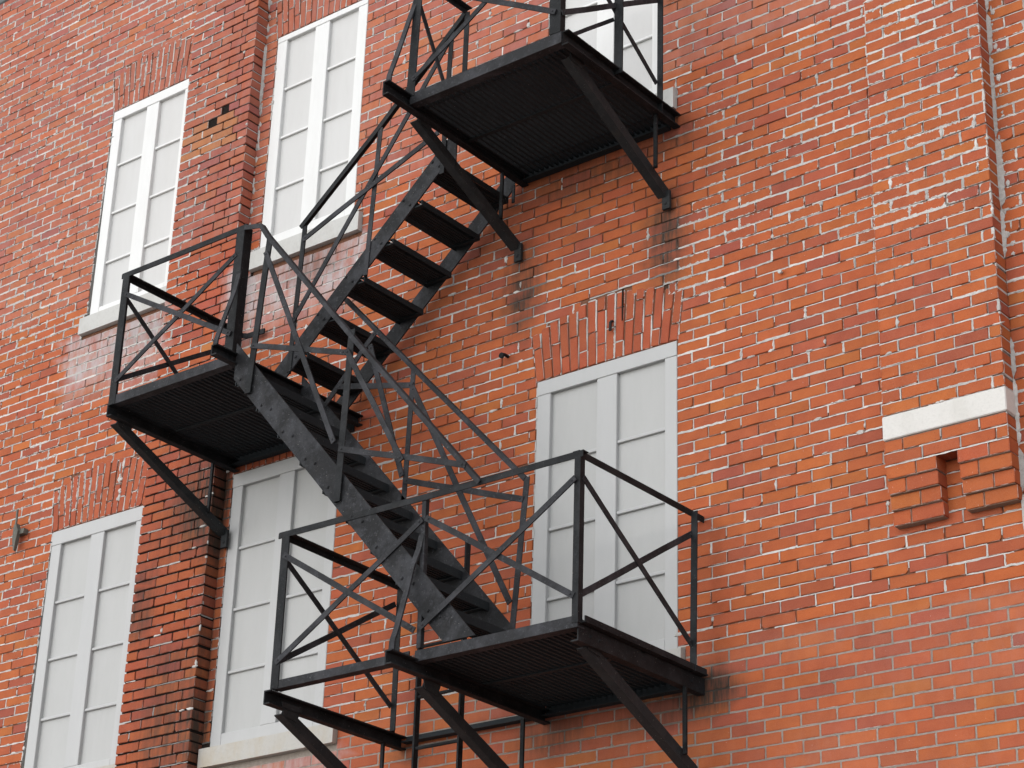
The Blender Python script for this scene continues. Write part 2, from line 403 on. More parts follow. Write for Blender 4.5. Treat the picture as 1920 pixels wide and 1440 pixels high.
class Mortar:
    def __init__(s): s.V = []; s.F = []; s.C = []
    def poly(s, V, F, col):
        k = len(s.V); s.V += V; s.F += [tuple(i + k for i in f) for f in F]
        for f in F: s.C += [col + (1,)] * len(f)
    def strip_h(s, x0, x1, za, zb, y, col, j=.0016):
        n = max(2, int((x1 - x0) / .03) + 1); V = []
        for i in range(n + 1):
            x = x0 + (x1 - x0) * i / n; w = U(-j, j)
            V += [(x, y + U(-.001, .001), za + U(-j, j)), (x, y + U(-.001, .001), zb + w), (x, y + .012, zb + w)]
        F = []
        for i in range(n): F += [(3*i, 3*i+3, 3*i+4, 3*i+1), (3*i+1, 3*i+4, 3*i+5, 3*i+2)]
        s.poly(V, F, col)
    def strip_v(s, xa, xb, z0, z1, y, col, j=.0014):
        n = 3; V = []
        for i in range(n + 1):
            z = z0 + (z1 - z0) * i / n
            V += [(xa + U(-j, j), y + U(-.001, .001), z), (xb + U(-j, j), y + U(-.001, .001), z), (xb + U(-j, j), y + .012, z)]
        F = []
        for i in range(n): F += [(3*i, 3*i+3, 3*i+4, 3*i+1), (3*i+1, 3*i+4, 3*i+5, 3*i+2)]
        s.poly(V, F, col)
    def blob(s, x, z, y, rx, rz, col):
        n = 11; V = [(x, y - .0035, z)]; ph = U(0, 6.28)
        R = [U(.55, 1.15) for _ in range(n)]
        for k in range(n):
            a = ph + 6.283 * k / n; V.append((x + math.cos(a) * rx * R[k] * .75, y - .0025, z + math.sin(a) * rz * R[k] * .75))
        for k in range(n):
            a = ph + 6.283 * k / n; V.append((x + math.cos(a) * rx * R[k], y + .003, z + math.sin(a) * rz * R[k]))
        F = [(0, 1 + k, 1 + (k + 1) % n) for k in range(n)] + [(1+k, 1+n+k, 1+n+(k+1) % n, 1+(k+1) % n) for k in range(n)]
        s.poly(V, F, col)
    def build(s, name, parent):
        o = obj(name, (s.V, s.F), M_MORT, parent)
        a = o.data.color_attributes.new('bcol', 'FLOAT_COLOR', 'CORNER'); a.data.foreach_set('color', np.asarray(s.C, np.float32).ravel())
        return o
def mcol(k=1., tint=0):
    v = U(.50, .66) * k
    return (v, v * .965, v * .925)
def sooted(c, x, z):
    s = soot(x, z) * .85; return tuple(c[i] * (1 - s) + SOOT[i] * s for i in range(3))
def joints(mo, x0, x1, z0, z1, yf):
    """bed joint under the brick and head joint at its right end"""
    xm, zm = (x0 + x1) / 2, (z0 + z1) / 2; pw, sm, flush = zone(xm, zm)
    if flush:
        g = U(.27, .36); c = sooted((g, g * .88, g * .78), xm, z0)
        mo.strip_h(x0 - .002, x1 + JT + .002, z0 - JT - .0015, z0 + .0015, yf + .0015, c)
        mo.strip_v(x1 - .0015, x1 + JT + .0015, z0, z1, yf + .0015, c); return
    run = lambda k, q: vnoise((x0 + U(0, .12)) * 2.6 + k, round(z0 / CH) * 5.37, q) * 1.5 - .25
    if run(3.1, 21) < pw:
        fat = run(7.7, 33) < sm * .95 - .02
        c = sooted(mcol(U(.8, 1.12)), xm, z0)
        if fat: mo.strip_h(x0, x1 + JT, z0 - JT - U(0, .0038), z0 + U(0, .0038), yf + U(-.0012, .001), c, .0030)
        else:
            a, b = x0 - .003, x1 + JT + .001
            if random.random() < .25:
                if random.random() < .5: a = x0 + (x1 - x0) * U(.1, .5)
                else: b = x0 + (x1 - x0) * U(.5, .9)
            mo.strip_h(a, b, z0 - JT - .0012, z0 - JT + U(.0040, .0066), yf + U(.0008, .0035), c)
    if random.random() < pw * .8:
        c = sooted(mcol(U(.75, 1.1)), x1, zm)
        if random.random() < sm: mo.strip_v(x1 - U(0, .004), x1 + JT + U(0, .004), z0, z1, yf + U(-.0012, .001), c, .0030)
        else:
            a, b = z0 - .001, z1 + .001
            if random.random() < .25: a = z0 + (z1 - z0) * U(.2, .5)
            mo.strip_v(x1 + U(-.001, .002), x1 + U(.005, JT), a, b, yf + U(.0008, .0035), c)
    if random.random() < sm * .6:
        for _ in range(random.choice((1, 1, 2, 3))):
            if random.random() < .5: mo.blob(x1 + JT / 2 + U(-.004, .004), U(z0, z1), yf, U(.005, .016), U(.010, .032), mcol(U(.75, 1.1)))
            else: mo.blob(U(x0, x1), z0 - JT / 2 + U(-.003, .004), yf, U(.012, .045), U(.005, .012), mcol(U(.8, 1.1)))

def lay(mas, mo, za, ivs, yf, yb, parity, bl=.2065):
    z0, z1 = za + JT / 2, za + CH - JT / 2
    for a, b in ivs:
        if b - a < .02: continue
        cuts = [a]; x = math.floor(a / bl) * bl + (bl / 2 if parity else 0) + U(-.008, .008) + .031
        while x < b - .045:
            if x > a + .045: cuts.append(x + U(-.006, .006))
            x += bl
        cuts.append(b)
        for p, q in zip(cuts, cuts[1:]):
            x0 = p + (JT / 2 if p > a else .001); x1 = q - (JT / 2 if q < b else .001)
            dz = U(-.0012, .0012)
            mas.brick(x0, x1, z0 + dz, z1 + dz, yf, yb); joints(mo, x0, x1, z0 + dz, z1 + dz, yf)

kmin = int((ZMIN - Z0) / CH); kmax = int((ZMAX - Z0) / CH)
wall = Masonry(); mort = Mortar()
for k in range(kmin, kmax + 1):
    za = Z0 + k * CH; E = excl(za, za + CH); ivs = []; x = XMIN
    for a, b in E: ivs.append((x, a)); x = b
    ivs.append((x, XMAX)); lay(wall, mort, za, ivs, 0., .022, k % 2)
wall_o = wall.build('wall', building)
# mortar bed behind the bricks, one sheet with the window openings left out
xs = sorted({XMIN, XMAX, *[v for w in WIN for v in (w['x'][0] + .01, w['x'][1] - .01)]})
zs = sorted({ZMIN, ZMAX, *[v for w in WIN for v in (w['z'][0] + .01, w['z'][1] - .01)]})
xs = sorted(set(xs) | {round(XMIN + i * .25, 3) for i in range(int((XMAX - XMIN) / .25))})
zs = sorted(set(zs) | {round(ZMIN + i * .25, 3) for i in range(int((ZMAX - ZMIN) / .25))})
for i in range(len(xs) - 1):
    for j in range(len(zs) - 1):
        cx, cz = (xs[i] + xs[i+1]) / 2, (zs[j] + zs[j+1]) / 2
        if any(w['x'][0] + .009 < cx < w['x'][1] - .009 and w['z'][0] + .009 < cz < w['z'][1] - .009 for w in WIN): continue
        fl = zone(cx, cz)[2]; d = (.30, .26, .225) if fl else (.20, .095, .06)
        if PIL[0] - .01 < cx < PIL[1]: d = (.028, .02, .018)
        mort.poly([(xs[i], .0062, zs[j]), (xs[i+1], .0062, zs[j]), (xs[i+1], .0062, zs[j+1]), (xs[i], .0062, zs[j+1])], [(0, 1, 2, 3)], sooted(d, cx, cz))

# left pilaster -- full bricks, returns show on its right side
HOLES = [(-2.755, -2.665, 9.475), (-2.630, -2.555, 9.545)]
pil = Masonry(); pmo = Mortar()
for k in range(kmin, kmax + 1):
    za = Z0 + k * CH; jj = .0062 if za < 7.3 else .0048; z0, z1 = za + jj, za + CH - jj
    a, b = PIL; cuts = [a, a + .103, a + .309, a + .515, b] if k % 2 else [a, a + .206, a + .412, b - .0445 - .0, b]
    if not k % 2: cuts = [a, a + .206, a + .412, a + .618 - .06, b]
    for i, (p, q) in enumerate(zip(cuts, cuts[1:])):
        x0 = p + (JT / 2 if i else 0) ; x1 = q - (JT / 2 if i < len(cuts) - 2 else 0)
        if i: x0 += U(-.003, .003)
        hole = [h for h in HOLES if h[0] < x1 and h[1] > x0 and z0 < h[2] < z1]
        segs = [(x0, x1)]
        for h in hole: segs = [s_ for t in segs for s_ in ((t[0], min(t[1], h[0])), (max(t[0], h[1]), t[1])) if s_[1] - s_[0] > .02]
        for u0, u1 in segs: pil.brick(u0, u1, z0, z1, PF, .004, bev=.0022)
        if not hole: joints(pmo, x0, x1 if i < len(cuts) - 2 else x1 - JT, z0, z1, PF)
    # joints on the return face
    if random.random() < (.55 if za > 7.6 else .15):
        c = sooted(mcol(.85), PIL[1], za)
        pmo.poly([(PIL[1] - .003, PF + .004, za - .004), (PIL[1] - .003, -.002, za - .004), (PIL[1] - .003, -.002, za + .0035), (PIL[1] - .003, PF + .004, za + .0035)], [(0, 1, 2, 3)], c)
pil_o = pil.build('pilaster', building, 'brick pilaster with sooty dark joints')
g = G().box((PIL[0] + .008, PF + .008, ZMIN), (PIL[1] - .007, .011, ZMAX))
pmo.poly(g.V, g.F, (.016, .012, .010))
pmo.build('mortar', pil_o)
# mortar slopped in the inner corner of the pilaster and the wall
cm = mort
for k in range(60):
    z = U(7.0, 10.6); cm.blob(PIL[1] + U(.0, .02), z, -.001, U(.008, .018), U(.012, .045), mcol(U(.75, 1.05)))
def corner_fill(x, za, zb, w0, w1, dens):
    z = za; V = []; F = []
    while z < zb:
        l = U(.05, .5)
        if random.random() < dens:
            n = max(3, int(l / .018)); V = []; base = U(w0, w1)
            for i in range(n + 1):
                e = min(1, i / 2, (n - i) / 2); q = z + l * i / n
                V += [(x - .001, -.014 * e, q), (x + (base + U(-.006, .008)) * e, -.0035 - U(0, .002), q), (x + (base + .004) * e, .004, q)]
            F = [f for i in range(n) for f in ((3*i, 3*i+1, 3*i+4, 3*i+3), (3*i+1, 3*i+2, 3*i+5, 3*i+4))]
            cm.poly(V, F, mcol(U(.8, 1.0)))
        z += l
corner_fill(RP[1], 5.2, 11.4, .010, .026, .85)
corner_fill(PIL[1], 7.3, 11.4, .006, .016, .6)
for k in range(50):
    z = U(6.6, 10.5); cm.blob(RP[1] + U(.01, .05), z, -.001, U(.006, .02), U(.006, .03), mcol(U(.8, 1.05)))

# right pilaster with stone band and corbels
rp = Masonry(); rmo = Mortar()
for k in range(int((5.66 - Z0) / CH) - 1, kmax + 1):
    za = Z0 + k * CH; z0, z1 = za + JT / 2, za + CH - JT / 2
    if z0 < 5.655: continue
    behind = 5.79 < (z0 + z1) / 2 < 5.93
    a, b = RP; cuts = [a, a + .103, a + .309, a + .515, b] if k % 2 else [a, a + .206, a + .412, a + .60, b]
    for i, (p, q) in enumerate(zip(cuts, cuts[1:])):
        x0 = p + (JT / 2 + U(-.003, .003) if i else 0); x1 = q - (JT / 2 if i < len(cuts) - 2 else 0)
        rp.brick(x0, x1, z0, z1, PF + (.009 if behind else 0), .004)
        if not behind: joints(rmo, x0, x1 if i < len(cuts) - 2 else x1 - JT, z0, z1, PF)
    if random.random() < .9:
        c = mcol(.9); w = U(.003, .009)
        rmo.poly([(RP[1] - .002, PF + .004, za - w), (RP[1] - .002, -.002, za - w), (RP[1] - .002, -.002, za + w), (RP[1] - .002, PF + .004, za + w)], [(0, 1, 2, 3)], c)
rp_o = rp.build('pilaster', building, 'brick pilaster heavily smeared with white mortar, ending in corbels')
g = G().box((RP[0] + .008, PF + .0075, 5.672), (RP[1] - .006, .011, ZMAX)); rmo.poly(g.V, g.F, (.30, .26, .23)); rmo.build('mortar', rp_o)
for nm, (a, b) in (('corbel', (RP[0], 2.746)), ('corbel', (2.860, RP[1] + .002))):
    cb = Masonry()
    for r, yf in enumerate((PF + .004, -.087, -.068, -.049)):
        z1 = 5.664 - r * .0755 + .0035; z0 = z1 - .0722; g = G().box((a + .006, yf + .006, z0 - .003), (b - .006, .0055, z1 + .003)); mort.poly(g.V, g.F, (.30, .22, .17))
        sp = a + (.10 if r % 2 else .165)
        cb.brick(a, sp - .003, z0, z1, yf, .006, smear=.08); cb.brick(sp + .003, b, z0, z1, yf, .006, smear=.08)
    cb.build(nm, rp_o)
g = G(); g.bbox((RP[0] - .004, PF - .006, 5.800), (RP[1] + .004, .006, 5.927), .005); obj('stone_band', g.geo, M_BAND, rp_o)

# flat arches of soldier bricks
for w in WIN:
    ar = Masonry(); (x0, x1), zt = w['x'], w['z'][1]; xc = (x0 + x1) / 2; n = 16; am = mort
    W = (x1 - x0 + .012) / n
    for i in range(n):
        cx = x0 - .006 + (i + .5) * W; h = arch_top(w, cx + (cx - xc) * .07) - zt
        an = (cx - xc) / ((x1 - x0) / 2) * .13; hw = W / 2 - .0035
        zz = zt + .006; first = .105 if i % 2 else .205
        first += U(-.012, .012); segs = []
        while zz < zt + h - .03:
            e = min(zz + first, zt + h); 
            if zt + h - e < .05: e = zt + h
            segs.append((zz, e)); zz = e + .007; first = .205
        for a, b in segs:
            sh = (cx - xc) * .11 * ((a + b) / 2 - zt) / .35
            p, q = cx + sh - hw, cx + sh + hw
            sm = zone(cx, zt)[1]
            kk = U(.85, 1.05); ar.brick(p, q, a, b, U(-.002, .001), .022, col=(.355 * kk, .078 * kk * U(.95, 1.1), .034 * kk), rot=(cx + sh, (a + b) / 2, an), smear=None)
            pr = (.95 if w['up'] else .4) if i > n * .4 else .5
            if random.random() < pr * .8: am.strip_v(q - .001, q + .007, a, b, U(.0, .004), mcol(.95), .002)
            if random.random() < pr * .6: am.strip_h(p, q, b - .001, b + .006, U(.0, .003), mcol(.9), .002)
    ao = ar.build('lintel', building)
    if w is WIN[5]: mort.strip_v(.786, .796, 6.985, 7.185, -.0035, (.022, .017, .014), .002)
    if w is WIN[3]:
        for q in range(9): mort.blob(xc + .17 + U(-.03, .03), zt + U(.03, .36), -.001, U(.008, .02), U(.015, .05), mcol(.95))

for w in (WIN[0], WIN[3]):      # grey caulking down the left jambs
    n = 40; x0 = w['x'][0]; V = []
    for i in range(n + 1):
        z = w['z'][0] + (w['z'][1] - w['z'][0]) * i / n; V += [(x0 - .034, .0055, z), (x0 + .002 + U(-.001, .0015), .002, z)]
    mort.poly(V, [(2*i, 2*i+1, 2*i+3, 2*i+2) for i in range(n)], (.115, .11, .105))
mort.build('mortar', wall_o)
# windows: boarded frames, painted panels, thin glazing bars, stone sills
for w in WIN:
    up = w['up']; MF_, MP_ = (M_LIT_FRAME, M_LIT_PANEL) if up else (M_DIM_FRAME, M_DIM_PANEL)  # light difference between the storeys is painted into frames and panels
    (x0, x1), (z0, z1) = w['x'], w['z']; (pa, pb), (pc, pd) = w['p']; pz0, pz1 = w['pz']; yf = .003
    g = G()
    g.bbox((x0, yf, z0), (pa, .06, pz1), .003); g.bbox((pd, yf, z0), (x1, .06, pz1), .003); g.bbox((pb, yf + .001, pz0), (pc, .06, pz1), .003)
    g.bbox((x0, yf - .0025, pz1), (x1, .06, z1), .003); g.bbox((pa, yf + .0012, z0), (pd, .06, pz0), .003)
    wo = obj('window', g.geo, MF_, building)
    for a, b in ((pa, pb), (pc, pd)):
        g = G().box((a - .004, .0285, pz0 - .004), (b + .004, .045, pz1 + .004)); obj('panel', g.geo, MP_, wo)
    for (a, b), rs in (((pa, pb), w['rl']), ((pc, pd), w['rr'])):
        for r in rs:
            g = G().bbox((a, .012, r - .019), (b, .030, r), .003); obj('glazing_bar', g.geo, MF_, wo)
    g = G(); s0, s1 = w['sx']; q0, q1 = w['sz']
    g.add([(s0, -.035, q0), (s1, -.035, q0), (s1, .08, q0), (s0, .08, q0), (s0, -.035, q1 - .012), (s1, -.035, q1 - .012), (s1, .08, q1 + .004), (s0, .08, q1 + .004)],
          [(0,3,2,1),(4,5,6,7),(0,1,5,4),(1,2,6,5),(2,3,7,6),(3,0,4,7)])
    obj('sill', g.geo, M_SILL if up else M_SILLS, wo)

# the rest of the wall, plain, round the part the photo sees
g = G(); g.box((-13, .0, 0), (XMIN, .3, ZMAX)); g.box((XMAX, .0, 0), (10, .3, ZMAX)); g.box((XMIN, .0, 0), (XMAX, .3, ZMIN))
g.box((XMIN, .1, ZMIN), (XMAX, .3, ZMAX))
obj('wall', g.geo, M_PLAIN, building)
g = G().bbox((-13, -.012, ZMAX + .002), (10, .35, 12.1), .01); obj('coping', g.geo, M_COPE, building)

# ================================================================== FIRE ESCAPE
esc = empty('fire_escape', (0, -.55, 4.7), 'black iron fire escape with three landings and two flights bolted to the brick wall', 'fire escape')
YF = -1.085
XR, XM, XL = 1.33, .297, -.694; XML, XMR = -2.28, -1.217; XUL, XUR = .035, 1.146
FY = (0, -1, 0); FX = (1, 0, 0)
def post(par, a, b, w=.042, t=.006, sx=1, sy=1, mat=M_IRON):
    """vertical L-angle; legs run sx along x and sy along y"""
    P = Lp(w, w, t)
    P = [(u * sx, v * sy) for u, v in P]
    g = G().sweep([b, lerp(b, a, .5), a], P, (1, 0, 0)); return obj('post', g.geo, mat, par)
def brace(par, a, b, nrm, off=0., w=.032, mat=M_FLAT):
    return obj('brace', flat(a, b, nrm, w, .008, off).geo, mat, par)
def rail(name, pts, inward, w=.045, parent=esc, mat=M_IRON):
    """L-angle handrail: flat leg on top running inward, upright leg hanging down"""
    g = G(); iw = Vector(inward)
    P = [Vector(p) for p in pts]
    g.sweep([p + iw * (w / 2) for p in P], rectp(w, .006), inward)
    g.sweep([p - Vector((0, 0, w * .36 + .003)) for p in P], rectp(.006, w * .72), inward)
    return obj(name, g.geo, mat, parent)
def channel(a, b, h=.085, w=.045, t=.008, side=1):
    """channel beam between a and b (top centre line), web upright"""
    P = [(0, 0), (w*side, 0), (w*side, -t), (t*side, -t), (t*side, -h+t), (w*side, -h+t), (w*side, -h), (0, -h)]
    d = (Vector(b) - Vector(a)).normalized(); u = Vector((0, 0, 1)).cross(d)
    g = G(); V = []
    for p in (Vector(a), Vector(b)): V += [p + u * q + Vector((0, 0, r)) for q, r in P]
    n = len(P); F = [(k, (k+1) % n, n+(k+1) % n, n+k) for k in range(n)] + [tuple(range(n))[::-1], tuple(range(n, 2*n))]
    return g.add(V, F)
def landing(x0, x1, zt, label, y0=YF + .012, y1=-.018):
    """grating of flat bars on edge, running from the front angle to the wall angle"""
    g = G(); n = int((x1 - x0 - .03) / .037)
    for i in range(n + 1):
        x = x0 + .015 + (x1 - x0 - .03) * i / n
        g.box((x - .0075, y0, zt - .034), (x + .0075, y1, zt - .004))
    ym = (y0 + y1) / 2; g.box((x0, ym - .014, zt - .042), (x1, ym + .014, zt - .0345))
    for y in (y0 + .12, y1 - .10): g.sweep([(x0, y, zt - .019), (x1, y, zt - .019)], rectp(.012, .012), FY)
    o = obj('landing', g.geo, M_DECK, esc, label)
    return o
def edge_angle(par, a, b, h=.075, mat=M_FLAT):
    """front edge: upright leg outside, flat leg under the deck"""
    g = G(); a, b = Vector(a), Vector(b)
    g.box((a.x, a.y, a.z - h), (b.x, a.y + .008, b.z)); g.box((a.x, a.y + .009, a.z - h), (b.x, a.y + .055, a.z - h + .008))
    return obj('edge_angle', g.geo, mat, par)
def side_beam(par, x, z, y0, y1=-.002, side=1, cap=True, h=.085):
    g = channel((x, y0, z), (x, y1, z), h, .045, .008, side)
    for y in (y0 + .10, y0 + .17, -.12): g.rivet((x, y, z - h * .5), (1, 0, 0), .010); g.rivet((x, y, z - h * .5), (-1, 0, 0), .010)
    if cap: g.box((x - .012, y0 + .01, z + .004), (x + .034, y1 - .02, z + .012)); g.box((x + .026, y0 + .01, z + .013), (x + .034, y1 - .03, z + .036))
    return obj('beam', g.geo, M_IRON, par)
def wall_angle(par, x0, x1, z, y=-.004, up=.03):
    g = G().box((x0, y - .008, z - .05), (x1, y, z + up)); g.box((x0, y - .05, z - .05), (x1, y - .0085, z - .042))
    return obj('wall_angle', g.geo, M_DECK, par)
def strut(par, x, a, b, w=.058, mat=M_STRUT):
    """diagonal bracket under a beam: L-angle from under the front down to the wall, with a foot turned down the wall"""
    g = G(); (ya, za), (yb, zb) = a, b
    A, B = Vector((x, ya, za)), Vector((x, yb, zb)); d = (B - A).normalized()
    up = Vector((1, 0, 0)).cross(d)
    if up.z < 0: up = -up
    pts = [A, (A + B) / 2, B]
    g.sweep(pts, rectp(.007, w), (1, 0, 0))
    g.sweep([p + Vector((-.027, 0, 0)) - up * (w / 2 - .0035) for p in pts], rectp(.048, .007), (1, 0, 0))
    g.box((x - .026, yb - .012, zb - .105), (x + .026, yb + .006, zb + .01))
    g.rivet(B + Vector((0, -.012, -.07)), (0, -1, 0), .012)
    for s in (.03, .085): g.rivet(A + d * s + Vector((.004, 0, 0)), (1, 0, 0), .010)
    # gusset where the strut meets the beam
    g.add([(x + .005, ya - .02, za + .04), (x + .005, ya + .13, za + .04), (x + .005, ya + .10, za - .045), (x + .005, ya, za - .03),
           (x + .010, ya - .02, za + .04), (x + .010, ya + .13, za + .04), (x + .010, ya + .10, za - .045), (x + .010, ya, za - .03)],
          [(0,1,2,3),(4,7,6,5),(0,4,5,1),(1,5,6,2),(2,6,7,3),(3,7,4,0)])
    return obj('strut', g.geo, mat, par)
def hanger(par, x, y, z0, z1):
    g = G().sweep([(x, y, z0), (x, y, z1)], rectp(.026, .008), FX); g.sweep([(x + .009, y - .013, z0), (x + .009, y - .013, z1)], rectp(.020, .007), FX)
    return obj('hanger', g.geo, M_IRON, par)
def outrigger(par, pts):
    g = G().sweep(pts, rectp(.036, .010), FX); g.rivet(Vector(pts[0]) + Vector((.018, 0, -.01)), FX, .010)
    return obj('outrigger', g.geo, M_FLAT, par)

# ---------------- lower landing
ZL = 4.842
lo = landing(XM, XR, ZL - .008, 'lowest landing grating beside the right-hand boarded window')
edge_angle(lo, (XM + .02, YF, ZL - .006), (XR + .004, YF, ZL - .006), .058)
edge_angle(lo, (XL + .03, YF, ZL), (XM - .02, YF, ZL), .046)
side_beam(lo, XR, 4.800, -1.07, side=1)
side_beam(lo, XM, 4.790, -1.285, side=-1, cap=False, h=.075)
side_beam(lo, XL - .03, 4.796, -1.095, side=-1, cap=False, h=.076)
wall_angle(lo, XM + .02, XR - .02, 4.800); wall_angle(lo, XL + .02, XM - .03, 4.800, up=-.008)
strut(lo, XR - .03, (-.965, 4.735), (-.040, 4.315)); strut(lo, XM, (-.985, 4.700), (-.03, 4.275)); strut(lo, XL, (-.975, 4.715), (-.03, 4.300))
for x, z in ((XR, 4.715), (XM, 4.71), (XL, 4.72)): hanger(lo, x - .008, -.17, 4.37, z)
outrigger(lo, [(XM + .02, -1.075, 5.46), (XM + .012, -1.085, 5.38), (XM, -1.115, 5.28), (XM, -1.155, 5.12), (XM, -1.21, 4.92), (XM, -1.235, 4.85), (XM, -1.238, 4.79)])
gr = rail('guard_rail', [(-.715, YF, 5.682), (.3, YF + .002, 5.676), (1.352, YF, 5.680)], (0, 1, 0), .042)
post(gr, (-.688, YF - .003, 5.672), (-.688, YF - .003, 4.80), .056, .007)
post(gr, (.337, YF + .004, 5.668), (.347, YF + .004, 4.85), .027, .006, -1, mat=M_FLAT); post(gr, (1.338, YF - .003, 5.675), (1.338, YF - .003, 4.80), .037, .006, -1)
for a, b, o in (((-.655, YF, 5.542), (.315, YF, 4.940), .012), ((-.662, YF, 4.938), (.326, YF, 5.538), .004),
                ((.350, YF, 5.540), (1.312, YF, 4.934), .004), ((.352, YF, 4.946), (1.316, YF, 5.538), .013)): brace(gr, a, b, FY, o)
gr = rail('guard_rail', [(XR, YF, 5.683), (XR, -.5, 5.683), (XR, .004, 5.682)], (-1, 0, 0), .043)
post(gr, (XR + .002, -.120, 5.672), (XR + .002, -.140, 4.80), .038, .006, 1)
brace(gr, (XR, -1.065, 5.545), (XR, -.135, 4.945), FX, .010); brace(gr, (XR, -1.078, 4.935), (XR, -.112, 5.552), FX, .001)
gr = rail('guard_rail', [(XL, YF + .03, 5.680), (XL, -.5, 5.672), (XL, -.05, 5.665)], (1, 0, 0), .042)
post(gr, (XL, -.130, 5.660), (XL, -.130, 4.80), .038, .006)
brace(gr, (XL, -1.060, 5.545), (XL, -.135, 4.940), FX, .004); brace(gr, (XL, -1.060, 4.950), (XL, -.135, 5.545), FX, -.006)
g = G().sweep([(XL + .02, -.12, 5.648), (XL + .02, -.055, 5.645), (XL + .035, -.035, 5.640), (XL + .17, -.03, 5.640)], rectp(.034, .010), (0, 0, 1)); obj('wall_anchor', g.geo, M_IRON, gr)

# ---------------- middle landing
ZM = 6.902
md = landing(XML, XMR, ZM - .01, 'middle landing grating across the corner of the pilaster', y1=-.018)
edge_angle(md, (XML + .02, YF, ZM), (XMR - .03, YF, ZM), .060)
side_beam(md, XML, 6.848, -1.092, side=-1, cap=False, h=.080)
side_beam(md, XMR, 6.893, -1.255, side=-1, cap=False, h=.068)
wall_angle(md, PIL[1] + .02, XMR - .02, 6.85)
strut(md, XML, (-1.000, 6.775), (-.026, 6.355), .052); strut(md, XMR, (-1.000, 6.800), (-.026, 6.380), .052)
hanger(md, XML, -.19, 6.43, 6.77)
outrigger(md, [(XMR - .02, -1.075, 7.48), (XMR - .01, -1.085, 7.42), (XMR, -1.115, 7.30), (XMR, -1.175, 7.10), (XMR, -1.222, 6.94), (XMR, -1.225, 6.885)])
gr = rail('guard_rail', [(XML - .012, YF, 7.748), (-1.75, YF + .002, 7.752), (XMR + .02, YF, 7.757)], (0, 1, 0), .044)
post(gr, (XML + .002, YF - .003, 7.738), (XML + .002, YF - .003, 6.84), .058, .007); post(gr, (XMR + .008, YF - .003, 7.748), (XMR - .004, YF - .003, 6.90), .066, .007, -1)
brace(gr, (-2.230, YF, 7.588), (-1.240, YF, 7.035), FY, .012); brace(gr, (-2.238, YF, 6.995), (-1.262, YF, 7.570), FY, .003)
gr = rail('guard_rail', [(XML, YF + .02, 7.742), (XML, -.6, 7.742), (XML, -.10, 7.740)], (1, 0, 0), .040)
post(gr, (XML, -.185, 7.730), (XML, -.185, 6.84), .036, .006)
brace(gr, (XML, -1.040, 7.588), (XML, -.200, 6.985), FX, .004); brace(gr, (XML, -1.052, 7.028), (XML, -.195, 7.580), FX, -.006)
g = G().sweep([(XML + .02, -.14, 7.728), (XML + .02, -.055, 7.722), (XML + .05, -.035, 7.720), (XML + .20, -.030, 7.718)], rectp(.036, .010), (0, 0, 1)); obj('wall_anchor', g.geo, M_IRON, gr)

# ---------------- upper landing
ZU = 8.206
uo = landing(XUL, XUR, ZU - .014, 'topmost landing grating under the upper right window')
edge_angle(uo, (XUL + .03, YF, ZU - .006), (XUR + .006, YF, ZU - .006), .072)
side_beam(uo, XUR, 8.205, -1.072, side=-1, cap=False, h=.090)
side_beam(uo, XUL, 8.190, -1.285, side=-1, cap=False, h=.090)
wall_angle(uo, XUL + .02, XUR - .02, 8.165)
strut(uo, XUR - .03, (-.955, 8.130), (-.030, 7.690), .066); strut(uo, XUL, (-.975, 8.110), (-.020, 7.690), .056)
hanger(uo, XUR, -.186, 7.77, 8.12); hanger(uo, XUL, -.20, 7.79, 8.10)
outrigger(uo, [(XUL + .03, -1.075, 8.87), (XUL + .02, -1.085, 8.80), (XUL + .01, -1.115, 8.68), (XUL, -1.18, 8.43), (XUL, -1.235, 8.26), (XUL, -1.240, 8.185)])
gr = rail('guard_rail', [(XUL, YF, 9.062), (.6, YF, 9.060), (XUR + .02, YF, 9.062)], (0, 1, 0), .046)
post(gr, (.060, YF - .003, 9.055), (.036, YF - .003, 8.18), .060, .007); post(gr, (XUR, YF - .003, 9.055), (XUR, YF - .003, 8.20), .044, .006, -1)
post(gr, (1.062, YF, 9.05), (1.068, YF, 8.205), .034, .006)
brace(gr, (.110, YF, 8.905), (1.118, YF, 8.330), FY, .012); brace(gr, (.075, YF, 8.288), (1.118, YF, 8.915), FY, .003)
gr = rail('guard_rail', [(XUR, YF, 9.062), (XUR, -.5, 9.062), (XUR, .004, 9.060)], (-1, 0, 0), .046)
post(gr, (XUR + .005, -.600, 9.05), (XUR + .005, -.600, 8.17), .058, .008, 1); post(gr, (XUR + .002, -.172, 9.05), (XUR + .002, -.176, 8.12), .038, .006)
brace(gr, (XUR, -1.085, 8.318), (XUR, -.175, 8.910), FX, .010); brace(gr, (XUR, -1.075, 8.925), (XUR, -.180, 8.335), FX, .001)
brace(gr, (XUR, -1.02, 8.20), (XUR, -.585, 8.556), FX, -.012, .024)
gr = rail('guard_rail', [(XUL, YF, 9.045), (XUL + .01, -.85, 9.045), (XUL + .012, -.60, 9.048)], (1, 0, 0), .040)
post(gr, (.062, -.64, 9.00), (.060, -.64, 8.20), .036, .006); brace(gr, (XUL, -1.03, 8.885), (XUL, -.72, 8.36), FX, .003, .030)

